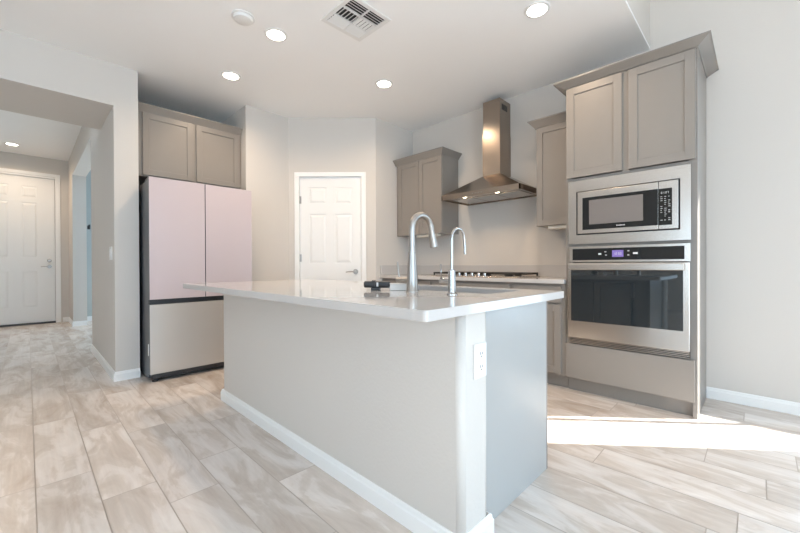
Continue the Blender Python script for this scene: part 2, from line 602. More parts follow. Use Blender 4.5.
mb.box((-0.08, 0.078, 0.0), (0.935, 0.1, 2.632))
struct(mb.build('trim_2', M_trim), 'white casing around the front door', 'trim')


# ------------------------------------------------------------------ cabinet helpers (front faces -y or +x through a matrix)
def shaker(mb, x0, x1, z0, z1, y=0.0, t=0.019, fr=0.056, rec=0.010):
    """recessed-panel door, its back on y, its face at y-t"""
    mb.box((x0, y - t, z0), (x0 + fr, y, z1), 0.0012, 1)
    mb.box((x1 - fr, y - t, z0), (x1, y, z1), 0.0012, 1)
    mb.box((x0 + fr, y - t, z0), (x1 - fr, y, z0 + fr), 0.0012, 1)
    mb.box((x0 + fr, y - t, z1 - fr), (x1 - fr, y, z1), 0.0012, 1)
    mb.box((x0 + fr - 0.001, y - t + rec, z0 + fr - 0.001), (x1 - fr + 0.001, y, z1 - fr + 0.001))
    return mb


def crown(M, x0, x1, yf, yb, z0, z1, p, left=True, right=True):
    """angled crown around the top of a cabinet; yf front, yb wall"""
    a, b = (x0 - p if left else x0), (x1 + p if right else x1)
    mb = MB(M)

    def ring(o, z):
        l = x0 - o if left else x0
        r = x1 + o if right else x1
        return [(l, yb, z), (l, yf - o, z), (r, yf - o, z), (r, yb, z)]
    zt = z1 - z0
    mb.loft([ring(0.0, z0), ring(0.006, z0), ring(0.010, z0 + zt * 0.12), ring(p * 0.88, z0 + zt * 0.80), ring(p, z0 + zt * 0.84), ring(p, z1)])
    return mb


I4 = Matrix.Identity(4)

# ------------------------------------------------------------------ refrigerator cabinet (faces +x)
MF = Matrix(((0, -1, 0, -4.25), (1, 0, 0, 0), (0, 0, 1, 0), (0, 0, 0, 1)))   # local x -> +y, local y -> -x
t = thing('upper_cabinet', 'taupe-grey two-door cabinet above the pink refrigerator', 'cabinet', (-4.25, AY0, 1.90))
MB(MF).box((AY0 + 0.004, 0.0, 1.905), (AY1 - 0.004, 0.60, 2.56), 0.001, 1).build('carcass', M_cab, t)
for a, b in ((0.786, 1.226), (1.256, 1.700)):
    shaker(MB(MF), a, b, 1.918, 2.522).build('cabinet_door', M_cab, t)
crown(MF, AY0 + 0.004, AY1 - 0.004, 0.0, 0.30, 2.528, 2.596, 0.05, False, False).build('crown_molding', M_cab, t)

# ------------------------------------------------------------------ refrigerator
t = thing('refrigerator', 'french-door refrigerator with two pink doors over a silver freezer drawer', 'refrigerator', (-4.2, 1.2, 0))
FY0, FY1, FX = 0.750, 1.660, -3.814
MB().box((-4.62, FY0 + 0.004, 0.03), (FX - 0.075, FY1 - 0.004, 1.80), 0.004).build('body', M_charcoal, t)
for y0, y1 in ((FY0, 1.2045), (1.2095, FY1)):
    d = MB().box((FX - 0.070, y0, 0.737), (FX - 0.006, y1, 1.822), 0.003).build('refrigerator_door', M_charcoal, t)
    MB().box((FX - 0.006, y0 + 0.001, 0.738), (FX, y1 - 0.001, 1.821), 0.0015).build('door_panel', M_pink, d)['label'] = 'glossy pale pink glass panel'
mb = MB().box((FX - 0.075, FY0 + 0.003, 0.690), (FX - 0.03, FY1 - 0.003, 0.735))
mb.build('grip_channel', M_dark, t)['label'] = 'black handle recess between doors and drawer'
d = MB().box((FX - 0.070, FY0, 0.075), (FX - 0.006, FY1, 0.692), 0.003).build('freezer_drawer', M_charcoal, t)
MB().box((FX - 0.006, FY0 + 0.001, 0.076), (FX, FY1 - 0.001, 0.691), 0.0015).build('door_panel', M_silver, d)['label'] = 'satin silver panel'
MB().box((FX - 0.10, FY0 + 0.02, 0.028), (FX - 0.03, FY1 - 0.02, 0.072)).build('kick_grille', M_dark, t)
for y in (FY0 + 0.05, FY1 - 0.05):
    MB().lathe((FX - 0.06, y, 0), [(0.001, 0.0), (0.024, 0.0), (0.026, 0.02), (0.012, 0.025), (0.012, 0.05), (0.001, 0.05)]).build('foot', M_dark, t)
for y0, y1 in ((FY0 + 0.01, FY0 + 0.09), (FY1 - 0.19, FY1 - 0.11)):
    MB().box((FX - 0.20, y0, 1.80), (FX - 0.075, y1, 1.828), 0.004).build('hinge_cover', M_dark, t)
MB().box((FX - 0.055, FY0 - 0.003, 0.24), (FX - 0.035, FY0 + 0.001, 0.34), 0.001).build('sticker', M_plastic, t)['label'] = 'small white sticker on the side'

# ------------------------------------------------------------------ left wall cabinet
t = thing('upper_cabinet', 'grey two-door wall cabinet left of the range hood', 'cabinet', (-2.97, YR, 1.385))
MB().box((-3.3600, 3.374, 1.405), (-2.613, YR - 0.001, 2.325), 0.001, 1).build('carcass', M_cab, t)
for a, b in ((-3.318, -2.968), (-2.962, -2.617)):
    shaker(MB(), a, b, 1.407, 2.308, 3.374).build('cabinet_door', M_cab, t)
crown(I4, -3.3600, -2.613, 3.354, YR - 0.001, 2.308, 2.375, 0.055, False, True).build('crown_molding', M_cab, t)
# ------------------------------------------------------------------ right wall cabinet
t = thing('upper_cabinet', 'narrow grey wall cabinet squeezed between hood and ovens', 'cabinet', (-1.32, YR, 1.385))
MB().box((-1.500, 3.374, 1.392), (-1.137, YR - 0.001, 2.325), 0.001, 1).build('carcass', M_cab, t)
shaker(MB(), -1.492, -1.150, 1.395, 2.308, 3.374).build('cabinet_door', M_cab, t)
crown(I4, -1.500, -1.137, 3.354, YR - 0.001, 2.308, 2.375, 0.055, True, False).build('crown_molding', M_cab, t)
# light bars under both
for a, b, l in ((-3.04, -2.70, 'cream light bar under the wall cabinet left of the hood'), (-1.40, -1.20, 'cream light bar under the narrow wall cabinet by the ovens')):
    bx = MB().box((a, 3.39, 1.376 if a < -2 else 1.362), (b, 3.45, 1.4045 if a < -2 else 1.3915), 0.004).build('light_bar', M_cream)
    tag(bx, l, 'under-cabinet light', 'light bars under the wall cabinets')

# ------------------------------------------------------------------ range hood
t = thing('range_hood', 'stainless steel chimney range hood on the wall', 'range hood', (-2.025, YR, 1.735))
hx0, hx1, hy0, hyb = -2.480, -1.570, 3.180, YR - 0.002
cx0, cx1, cy0 = -2.130, -1.922, 3.450
mb = MB()
mb.loft([[(hx0, hyb, 1.785), (hx0, hy0, 1.785), (hx1, hy0, 1.785), (hx1, hyb, 1.785)],
         [(cx0, hyb, 1.985), (cx0, cy0, 1.985), (cx1, cy0, 1.985), (cx1, hyb, 1.985)]])
# lip with an open underside
e = 0.012
for a, b in (((hx0, hy0, 1.735), (hx1, hy0 + e, 1.787)), ((hx0, hyb - e, 1.735), (hx1, hyb, 1.787)), ((hx0, hy0, 1.735), (hx0 + e, hyb, 1.787)), ((hx1 - e, hy0, 1.735), (hx1, hyb, 1.787))):
    mb.box(a, b)
mb.build('canopy', M_hood, t)
mb = MB().box((hx0 + e, hy0 + e, 1.750), (hx1 - e, hyb - e, 1.758))
for k in range(3):
    a = hx0 + 0.06 + k * 0.265
    mb.box((a, hy0 + 0.13, 1.743), (a + 0.25, hyb - 0.05, 1.7505), 0.003)
mb.build('filter_panel', M_steel, t)
mb = MB().box((cx0, cy0, 1.983), (cx1, hyb, 2.42)).box((cx0 + 0.004, cy0 + 0.004, 2.42), (cx1 - 0.004, hyb, 2.775))
mb.build('chimney', M_hood, t)
mb = MB()
for k in range(6):
    mb.box((cx1 - 0.0045, 3.50 + k * 0.020, 2.665), (cx1 - 0.0025, 3.51 + k * 0.020, 2.725))
mb.build('vent_slots', M_gap, t)
for x, y in ((-2.215, 3.235), (-1.835, 3.235)):
    o = MB().lathe((x, y, 0), [(0.001, 1.742), (0.020, 1.742), (0.022, 1.750), (0.001, 1.750)]).build('hood_lamp', M_hoodglow, t)
    l = lamp('hood_lamp_light', 'SPOT', (x, y, 1.738), 16 * LAMP, (1.0, 0.66, 0.36), spot_size=math.radians(130), spot_blend=0.8, shadow_soft_size=0.025)
for k in range(4):
    MB().lathe((-2.08 + k * 0.035, hy0, 1.760), [(0.001, -0.003), (0.007, -0.003), (0.007, 0.0), (0.001, 0.0)], 'y', 12).build('control_button', M_chrome, t)

# ------------------------------------------------------------------ tall oven cabinet
TX0, TX1 = -1.134, -0.2953
YD = YT + 0.0            # door faces stand on this plane
YC = YT + 0.019
t = thing('oven_cabinet', 'tall light-grey cabinet housing microwave and wall oven', 'cabinet', ((TX0 + TX1) / 2, YR, 0))
mb = MB()
mb.box((TX0, YC, 0.105), (TX0 + 0.019, YR - 0.001, 2.475))
mb.box((TX0, YC + 0.06, 0.0), (TX0 + 0.019, YR - 0.001, 0.105))
mb.box((TX1 - 0.019, YC, 0.0), (TX1, YR - 0.001, 2.475))
mb.box((TX0, YR - 0.013, 0.1), (TX1, YR - 0.001, 2.475))
mb.box((TX0 + 0.001, YC + 0.001, 2.455), (TX1 - 0.001, YR - 0.002, 2.475))
mb.box((TX0 + 0.001, YC + 0.001, 1.705), (TX1 - 0.001, YR - 0.002, 1.728))
mb.box((TX0 + 0.001, YC + 0.001, 1.180), (TX1 - 0.001, YR - 0.002, 1.195))
mb.box((TX0 + 0.001, YC + 0.001, 0.396), (TX1 - 0.001, YR - 0.002, 0.410))
mb.box((TX0 + 0.001, YC + 0.001, 0.105), (TX1 - 0.001, YR - 0.002, 0.12))
mb.box((-0.728, YC - 0.001, 1.72), (-0.684, YC + 0.019, 2.47))
mb.box((TX0 + 0.001, YC - 0.0005, 0.12), (TX0 + 0.040, YC + 0.019, 2.474))
mb.box((TX1 - 0.040, YC - 0.0005, 0.105), (TX1 - 0.001, YC + 0.019, 2.474))
mb.build('carcass', M_cab, t)
MB().box((TX1 - 0.0008, YC - 0.0, 0.0), (TX1 + 0.0045, YR - 0.001, 2.474), 0.001, 1).build('side_panel', M_cab, t)
shaker(MB(), -1.125, -0.727, 1.734, 2.462, YC, fr=0.058).build('cabinet_door', M_cab, t)
shaker(MB(), -0.686, -0.300, 1.734, 2.462, YC, fr=0.058).build('cabinet_door', M_cab, t)
MB().box((-1.133, YD, 0.114), (-0.306, YC, 0.392), 0.002).build('drawer_front', M_cab, t)['label'] = 'plain slab drawer front under the oven'
MB().box((TX0 + 0.002, YC + 0.045, 0.0), (TX1 - 0.019, YC + 0.06, 0.112)).build('toe_kick', M_cab, t)
crown(I4, TX0, TX1 + 0.004, YT + 0.01, YR - 0.001, 2.468, 2.512, 0.074, True, True).build('crown_molding', M_cab, t)

# ------------------------------------------------------------------ microwave
t = thing('microwave', 'built-in stainless microwave with black glass front above the oven', 'microwave', (-0.72, YR - 0.3, 1.2))
y = YC
mb = MB()
X0, X1, Z0, Z1 = -1.110, -0.323, 1.197, 1.702
a0, a1, b0, b1 = -1.048, -0.380, 1.268, 1.616
for q in (((X0, y - 0.02, Z0), (a0, y, Z1)), ((a1, y - 0.02, Z0), (X1, y, Z1)), ((a0, y - 0.02, Z0), (a1, y, b0)), ((a0, y - 0.02, b1), (a1, y, Z1))):
    mb.box(*q)
mb.build('trim_kit', M_steel, t)['label'] = 'wide brushed steel surround'
MB().box((a0 + 0.002, y - 0.002, b0 + 0.002), (a1 - 0.002, y + 0.40, b1 - 0.002)).build('body', M_gap, t)
d = MB().box((a0 + 0.010, y - 0.026, b0 + 0.010), (-0.5035, y - 0.002, b1 - 0.008), 0.002).build('microwave_door', M_steel, t)
MB().box((-1.000, y - 0.0275, 1.307), (-0.5045, y - 0.0255, 1.560)).build('door_glass', M_black, d)
MB().box((-0.951, y - 0.0285, 1.347), (-0.592, y - 0.0270, 1.536)).build('viewing_window', M_window, d)
mb = MB()
for k in range(7):
    mb.box((-0.762 + k * 0.0085, y - 0.0285, 1.322), (-0.757 + k * 0.0085, y - 0.0270, 1.330))
mb.build('brand_plate', M_text, d)
d = MB().box((-0.5005, y - 0.026, b0 + 0.010), (a1 - 0.010, y - 0.002, b1 - 0.008), 0.002).build('control_panel', M_steel, t)
MB().box((-0.4995, y - 0.0275, 1.305), (-0.424, y - 0.0255, 1.558)).build('panel_glass', M_black, d)
mb = MB()


def seg_digit(mb, x, z, w, h, s, segs, yy):
    g = {'a': ((0, h - s), (w, h)), 'd': ((0, 0), (w, s)), 'g': ((0, h / 2 - s / 2), (w, h / 2 + s / 2)), 'f': ((0, h / 2), (s, h)), 'e': ((0, 0), (s, h / 2)), 'b': ((w - s, h / 2), (w, h)), 'c': ((w - s, 0), (w, h / 2))}
    for k in segs:
        p, q = g[k]
        mb.box((x + p[0], yy, z + p[1]), (x + q[0], yy + 0.001, z + q[1]))


for k, c_ in enumerate(('abcdef', 'bc', 'abged', 'abc')):
    seg_digit(mb, -0.486 + k * 0.011 + (0.003 if k > 1 else 0), 1.522, 0.007, 0.014, 0.002, c_, y - 0.0285)
rr = random.Random(3)
for i in range(13):
    for j in range(3):
        if rr.random() < 0.75:
            x = -0.489 + j * 0.022
            mb.box((x, y - 0.0285, 1.500 - i * 0.0135), (x + 0.006 + rr.random() * 0.007, y - 0.0270, 1.503 - i * 0.0135))
mb.build('printed_pattern', M_text, d)

# ------------------------------------------------------------------ wall oven
t = thing('built_in_oven', 'stainless steel wall oven with black glass door and full-width handle', 'oven', (-0.72, YR - 0.3, 0.41))
MB().box((-1.085, YC + 0.003, 0.412), (-0.345, YR - 0.05, 1.178)).build('body', M_gap, t)
mb = MB().box((-1.102, y - 0.024, 1.052), (-0.326, y, 1.176), 0.002)
d = mb.build('control_panel', M_steel, t)
MB().box((-1.076, y - 0.0262, 1.068), (-0.357, y - 0.0235, 1.158)).build('panel_glass', M_black, d)
MB().box((-0.790, y - 0.0278, 1.090), (-0.716, y - 0.0260, 1.140)).build('display', M_display, d)['label'] = 'small lit violet display'
mb = MB()
for k, c_ in enumerate(('bc', 'abged', 'abcdef', 'abcdef')):
    seg_digit(mb, -0.778 + k * 0.0125 + (0.004 if k > 1 else 0), 1.106, 0.008, 0.018, 0.002, c_, y - 0.029)
for x, z in ((-0.842, 1.127), (-0.838, 1.102), (-0.690, 1.130), (-0.690, 1.100)):
    mb.box((x, y - 0.0278, z), (x + 0.012, y - 0.0260, z + 0.006))
mb.box((-0.885, y - 0.0278, 1.108), (-0.865, y - 0.0260, 1.120))
mb.box((-0.655, y - 0.0278, 1.108), (-0.625, y - 0.0260, 1.122))
mb.build('printed_pattern', M_text, d)
d = MB().box((-1.108, y - 0.040, 0.448), (-0.328, y - 0.002, 1.046), 0.003).build('oven_door', M_steel, t)
MB().box((-1.083, y - 0.0425, 0.583), (-0.362, y - 0.0395, 0.994), 0.001).build('door_glass', M_ovenglass, d)
mb = MB()
mb.box((-1.092, y - 0.088, 0.992), (-0.352, y - 0.072, 1.040), 0.005, 3)
for x in (-1.075, -0.385):
    mb.box((x, y - 0.075, 1.000), (x + 0.016, y - 0.038, 1.032), 0.003)
mb.build('handle', M_steel, d)
mb = MB()
for k in range(4):
    mb.box((-1.108, y - 0.022, 0.4015 + k * 0.0115), (-0.330, y - 0.012, 0.4065 + k * 0.0115), 0.001, 1)
mb.build('vent_grille', M_steel, t)
MB().box((-1.110, y - 0.004, 0.398), (-0.328, y + 0.004, 0.447)).build('vent_recess', M_gap, t)

# ------------------------------------------------------------------ base cabinets under the range counter
YB = 3.110


def base_cab(x0, x1, label, fronts):
    t = thing('base_cabinet', label, 'cabinet', ((x0 + x1) / 2, YR, 0), 'base cabinets on the range wall')
    MB().box((x0 + 0.0006, YB, 0.105), (x1 - 0.0006, YR - 0.001, 0.874), 0.0008, 1).build('carcass', M_cab, t)
    MB().box((x0 + 0.0006, YB + 0.06, 0.0), (x1 - 0.0006, YB + 0.075, 0.105)).build('toe_kick', M_cab, t)
    for kind_, a, b, z0, z1 in fronts:
        if kind_ == 'door':
            shaker(MB(), a, b, z0, z1, YB).build('cabinet_door', M_cab, t)
        else:
            MB().box((a, YB - 0.019, z0), (b, YB, z1), 0.002).build('drawer_front', M_cab, t)
    return t


base_cab(-3.3596, -2.555, 'grey base cabinet in the corner, left of the cooktop, behind the faucets',
         [('drawer', -3.32, -2.575, 0.715, 0.852), ('door', -3.32, -2.952, 0.125, 0.700), ('door', -2.946, -2.575, 0.125, 0.700)])
base_cab(-2.555, -1.615, 'grey base cabinet directly under the gas cooktop',
         [('drawer', -2.535, -1.635, 0.715, 0.852), ('door', -2.535, -2.088, 0.125, 0.700), ('door', -2.082, -1.635, 0.125, 0.700)])
base_cab(-1.615, -1.136, 'grey base cabinet next to the oven tower, partly behind the island',
         [('drawer', -1.595, -1.172, 0.715, 0.852), ('door', -1.595, -1.172, 0.125, 0.700)])

# counter with backsplash strips
t = thing('countertop', 'white quartz countertop along the range wall under the cooktop', 'countertop', (-2.2, YR, 0.875))
MB().box((-3.3606, 3.062, 0.875), (-1.136, YR - 0.001, 0.910), 0.003).build('slab', M_quartz, t)
mb = MB().box((-3.3606, YR - 0.020, 0.9105), (-1.136, YR - 0.001, 1.030), 0.002)
mb.build('backsplash', M_quartz, t)
MB().box((-3.3606, 3.070, 0.9105), (-3.3416, YR - 0.021, 1.030), 0.002).build('backsplash', M_quartz, t)

# ------------------------------------------------------------------ gas cooktop
t = thing('gas_cooktop', 'black and steel gas cooktop set in the range counter', 'cooktop', (-1.98, 3.38, 0.911))
kx0, kx1, ky0, ky1 = -2.60, -1.575, 3.135, 3.630
MB().box((kx0, ky0, 0.911), (kx1, ky1, 0.921), 0.003).build('tray', M_steel, t)
for g0, g1 in ((-2.635, -2.255), (-2.25, -1.925), (-1.92, -1.59)):
    mb = MB()
    gz = 0.936
    for xx in (g0, g1 - 0.012):
        mb.box((xx, 3.225 if True else 0, gz), (xx + 0.012, 3.61, gz + 0.018), 0.002, 1)
    for yy in (3.225, 3.41, 3.598):
        mb.box((g0, yy, gz), (g1, yy + 0.012, gz + 0.018), 0.002, 1)
    cx = (g0 + g1) / 2
    mb.box((cx - 0.006, 3.225, gz + 0.001), (cx + 0.006, 3.61, gz + 0.019), 0.002, 1)
    for xx in (g0 + 0.006, g1 - 0.006):
        for yy in (3.235, 3.60):
            mb.box((xx - 0.006, yy - 0.006, 0.921), (xx + 0.006, yy + 0.006, gz), 0.001, 1)
    mb.build('grate', M_iron, t)
for x, yy, r in ((-2.42, 3.32, 0.035), (-2.42, 3.51, 0.045), (-2.087, 3.42, 0.060), (-1.755, 3.32, 0.045), (-1.755, 3.51, 0.035)):
    MB().lathe((x, yy, 0.9208), [(0.001, 0.0), (r, 0.0), (r, 0.010), (r * 0.8, 0.011), (r * 0.8, 0.019), (r * 0.6, 0.022), (0.001, 0.022)]).build('burner', M_iron, t)
for x in (-2.245, -2.165, -2.088, -2.010, -1.940):
    k_ = MB().lathe((x, 3.178, 0.9212), [(0.001, 0.0), (0.024, 0.0), (0.024, 0.006), (0.019, 0.008), (0.017, 0.030), (0.014, 0.033), (0.001, 0.033)]).build('knob', M_chrome, t)

# ------------------------------------------------------------------ island
IX0, IX1, IY0, IY1, IZ = -3.028, -0.681, 0.800, 1.850, 0.905
BX0, BX1, BY0, BY1 = -2.952, -0.767, 1.054, 1.830
BK = -0.737          # end face of the knee wall, proud of the cabinet panel
KW = 1.232           # inner face of the knee wall
t = thing('kitchen_island', 'kitchen island with painted drywall front and grey cabinet side', 'kitchen island', ((BX0 + BX1) / 2, 1.4, 0))
mb = MB()
R_ = 0.026


def rounded(x0, y0, x1, y1, r, corners):
    pts = []
    for (cx, cy, a0, key) in ((x0 + r, y0 + r, PI, 'a'), (x1 - r, y0 + r, 1.5 * PI, 'b'), (x1 - r, y1 - r, 0, 'c'), (x0 + r, y1 - r, 0.5 * PI, 'd')):
        if key in corners:
            for k in range(7):
                a = a0 + k / 6 * PI / 2
                pts.append((cx + r * math.cos(a), cy + r * math.sin(a)))
        else:
            pts.append({'a': (x0, y0), 'b': (x1, y0), 'c': (x1, y1), 'd': (x0, y1)}[key])
    return pts


mb.prism(rounded(BX0, BY0, BK, KW, R_, 'abc'), 'z', 0.0, IZ - 0.0335)
kw = mb.build('knee_wall', M_knee, t)
for p in kw.data.polygons:
    p.use_smooth = abs(p.normal.z) < 0.5 and p.area < 0.02
kw['label'] = 'textured off-white drywall face'
mb = MB()
mb.box((BX0 + 0.02, KW + 0.001, 0.10), (BX0 + 0.038, BY1, IZ - 0.034))
mb.box((BX1 - 0.040, KW + 0.001, 0.10), (BX1 - 0.0255, BY1, IZ - 0.034))
mb.box((BX0 + 0.038, KW + 0.001, 0.10), (BX1 - 0.04, KW + 0.014, IZ - 0.034))
mb.box((BX0 + 0.038, KW + 0.014, 0.10), (BX1 - 0.04, BY1, 0.118))
for a, b in ((BX0 + 0.02, -2.87), (-2.27, -2.21), (-1.66, -1.60), (-0.90, BX1 - 0.0255)):
    mb.box((a, BY1 - 0.018, 0.118), (b, BY1, IZ - 0.034))
mb.box((BX0 + 0.02, BY1 - 0.0175, 0.84), (BX1 - 0.026, BY1 - 0.0005, IZ - 0.0345))
mb.box((BX0 + 0.03, BY1 - 0.06, 0.0), (BX1 - 0.03, BY1 - 0.045, 0.10))
mb.build('carcass', M_cab, t)
for a, b in ((-2.90, -2.57), (-2.566, -2.24), (-2.236, -1.93), (-1.926, -1.63), (-1.63, -1.28), (-1.276, -0.93)):
    shaker(MB(Matrix.Translation((0, 2 * BY1, 0)) @ Matrix.Scale(-1, 4, (0, 1, 0))), a + 0.003, b - 0.001, 0.125, 0.84, BY1).build('cabinet_door', M_cab, t)
MB().box((BX1 - 0.019, KW + 0.001, 0.0), (BX1, BY1 + 0.004, IZ - 0.034), 0.001, 1).build('end_panel', M_panel, t)['label'] = 'smooth grey cabinet end panel'
MB().box((BX1 - 0.0255, BY1 + 0.004, 0.0), (BX1 + 0.0005, BY1 + 0.016, IZ - 0.034), 0.001, 1).build('end_stile', M_cab, t)


def island_base():
    h, tt = 0.085, 0.014
    prof = [(0, 0.0), (tt, 0.0), (tt, h * 0.72), (tt * 0.72, h * 0.80), (tt * 0.6, h * 0.93), (tt * 0.3, h), (0.0, h)]
    path = [((BX0, KW), (-1, 0)), ((BX0, BY0), (-1, -1)), ((BK, BY0), (1, -1)), ((BK, KW + 0.0), (1, 1)), ((BX1 - 0.004, KW + 0.0), (0, 1))]
    mb = MB()
    mb.loft([[(p[0] + n[0] * o, p[1] + n[1] * o, z) for o, z in prof] for p, n in path])
    return mb


island_base().build('baseboard', M_trim, t)['label'] = 'white baseboard'

# countertop of the island with the sink opening
SX0, SX1, SY0, SY1 = -1.56, -0.860, 1.435, 1.765
t2 = thing('countertop', 'large white quartz countertop on the island', 'countertop', ((IX0 + IX1) / 2, (IY0 + IY1) / 2, IZ - 0.033))
bm_ = MB()
out = rounded(IX0, IY0, IX1, IY1, 0.015, 'abcd')
zt, zb, ch = IZ, IZ - 0.033, 0.003


def slab_with_hole(mb, outer, hole, zt, zb):
    """outer outline and rectangular hole, top and bottom faces triangulated"""
    bm = mb.bm
    rings = []
    for z, pts in ((zb, outer), (zt, outer), (zb, hole), (zt, hole)):
        rings.append([bm.verts.new((p[0], p[1], z)) for p in pts])
    for i0, i1 in ((0, 1), (2, 3)):
        n = len(rings[i0])
        for k in range(n):
            bm.faces.new([rings[i0][k], rings[i0][(k + 1) % n], rings[i1][(k + 1) % n], rings[i1][k]])
    for oi, hi in ((0, 2), (1, 3)):
        es = []
        for rg in (rings[oi], rings[hi]):
            for k in range(len(rg)):
                e_ = bm.edges.get((rg[k], rg[(k + 1) % len(rg)]))
                es.append(e_)
        bmesh.ops.triangle_fill(bm, use_beauty=True, edges=es)


slab_with_hole(bm_, out, [(SX0, SY0), (SX1, SY0), (SX1, SY1), (SX0, SY1)], zt, zb)
sl = bm_.build('slab', M_quartz, t2)
bv = sl.modifiers.new('edge', 'BEVEL')
bv.width = 0.003
bv.segments = 2
bv.limit_method = 'ANGLE'
bv.angle_limit = math.radians(50)

# sink
t = thing('kitchen_sink', 'stainless undermount sink in the island countertop', 'sink', ((SX0 + SX1) / 2, (SY0 + SY1) / 2, 0.66))
mb = MB()
q, zt2, zb2 = 0.004, IZ - 0.0335, 0.665


def rr4(d, z):
    return [(x, y_, z) for x, y_ in rounded(SX0 - d, SY0 - d, SX1 + d, SY1 + d, 0.02, 'abcd')]


mb.loft([rr4(0.012, zt2 - 0.002), rr4(0.012, zt2), rr4(-0.001, zt2), rr4(-0.004, zb2 + 0.02), rr4(-0.02, zb2)], caps=False)
mb._f([mb._v(p) for p in rr4(-0.02, zb2)])
mb.build('basin', M_sinksteel, t)
MB().lathe(((SX0 + SX1) / 2, 1.60, zb2), [(0.001, 0.001), (0.045, 0.001), (0.045, 0.004), (0.03, 0.005), (0.001, 0.003)]).build('drain', M_chrome, t)

# ------------------------------------------------------------------ faucets


def arc(cy, cz, r, a0, a1, n, x):
    return [(x, cy + r * math.cos(math.radians(a0 + (a1 - a0) * k / n)), cz + r * math.sin(math.radians(a0 + (a1 - a0) * k / n))) for k in range(n + 1)]


t = thing('kitchen_faucet', 'tall brushed nickel gooseneck kitchen faucet beside the sink', 'faucet', (-1.205, 1.31, IZ))
x, yf = -1.205, 1.312
MB().lathe((x, yf, IZ), [(0.001, 0.0), (0.031, 0.0), (0.031, 0.004), (0.0285, 0.007), (0.0265, 0.06), (0.023, 0.12), (0.0195, 0.17), (0.0185, 0.195), (0.001, 0.195)]).build('faucet_body', M_nickel, t)
pth = [(x, yf, IZ + 0.194), (x, yf, 1.20)] + arc(yf + 0.072, 1.213, 0.072, 180, 18, 18, x)
MB().tube(pth, 0.0155, 18).build('spout', M_nickel, t)
e1 = Vector(pth[-1])
dr = Vector((0, 0.26, -0.97)).normalized()
h = MB()
h.tube([e1 - dr * 0.004, e1 + dr * 0.012, e1 + dr * 0.018, e1 + dr * 0.06, e1 + dr * 0.108, e1 + dr * 0.112], [0.0165, 0.0165, 0.0155, 0.0185, 0.0225, 0.019], 18)
h.build('spray_head', M_nickel, t)
hd = MB()
hd.tube([(x - 0.020, yf, 0.960), (x - 0.100, yf, 0.960)], 0.0155, 16)
hb = hd.build('handle', M_nickel, t)
MB().tube([(x - 0.088, yf, 0.974), (x - 0.092, yf, 1.00), (x - 0.100, yf, 1.052)], [0.0055, 0.005, 0.0035], 10).build('lever', M_nickel, hb)

t = thing('water_faucet', 'slim chrome filtered-water faucet, the smaller one, nearer the island end', 'faucet', (-0.967, 1.31, IZ))
x, yf = -0.967, 1.312
MB().lathe((x, yf, IZ), [(0.001, 0.0), (0.024, 0.0), (0.024, 0.004), (0.017, 0.010), (0.0165, 0.106), (0.012, 0.110), (0.001, 0.110)]).build('faucet_body', M_chrome, t)
pth = [(x, yf, IZ + 0.105), (x, yf, 1.150)] + arc(yf + 0.047, 1.152, 0.047, 180, 8, 16, x) + [(x, yf + 0.099, 1.120), (x, yf + 0.101, 1.085)]
MB().tube(pth, 0.0062, 12).build('spout', M_chrome, t)
hb = MB().tube([(x - 0.012, yf, 0.963), (x - 0.066, yf, 0.963)], 0.0095, 14).build('handle', M_chrome, t)
MB().tube([(x - 0.060, yf, 0.970), (x - 0.061, yf, 1.04)], [0.004, 0.003], 8).build('lever', M_chrome, hb)

# small black object lying left of the faucet, and the white box beside it
t = thing('strap_case', 'small black strapped case on the island left of the faucets', 'case', (-1.44, 1.262, IZ))
# local axis along the camera's right, as the object lies
MT = Matrix.Translation((-1.425, 1.275, IZ)) @ Matrix.Rotation(math.radians(38), 4, 'Z')
mb = MB(MT)
mb.tube([(-0.064, 0, 0.030), (-0.060, 0, 0.030), (0.066, 0, 0.030), (0.070, 0, 0.030)], [0.014, 0.0175, 0.0175, 0.014], 18)
mb.build('barrel', M_dark, t)
mb = MB(MT)
mb.tube([(-0.022, 0, 0.030), (-0.004, 0, 0.030)], 0.0225, 18)
mb.box((-0.026, -0.020, 0.0), (0.022, 0.020, 0.014), 0.004)
mb.box((-0.018, -0.009, 0.010), (-0.002, 0.009, 0.030), 0.002)
mb.build('clamp_foot', M_dark, t)
mb = MB(MT)
mb.box((0.004, -0.0195, 0.020), (0.014, -0.0165, 0.042), 0.001)
mb.build('label_patch', M_text, t)['label'] = 'tiny pale label'

t = thing('soap_tray', 'low white box behind the nickel faucet on the island', 'box', (-1.30, 1.33, IZ))
MT = Matrix.Translation((-1.335, 1.362, IZ)) @ Matrix.Rotation(math.radians(40), 4, 'Z')
MB(MT).box((-0.052, -0.022, 0.0), (0.060, 0.022, 0.030), 0.004).build('tray_body', M_plastic, t)
MB(MT).box((-0.054, -0.024, 0.030), (0.062, 0.024, 0.036), 0.002).build('lid', M_plastic, t)


# ------------------------------------------------------------------ outlet and switch
def screw(mb, x, y, z):
    mb.lathe((x, y, z), [(0.001, -0.0015), (0.003, -0.0012), (0.0032, 0.0), (0.001, 0.0)], 'y', 10)


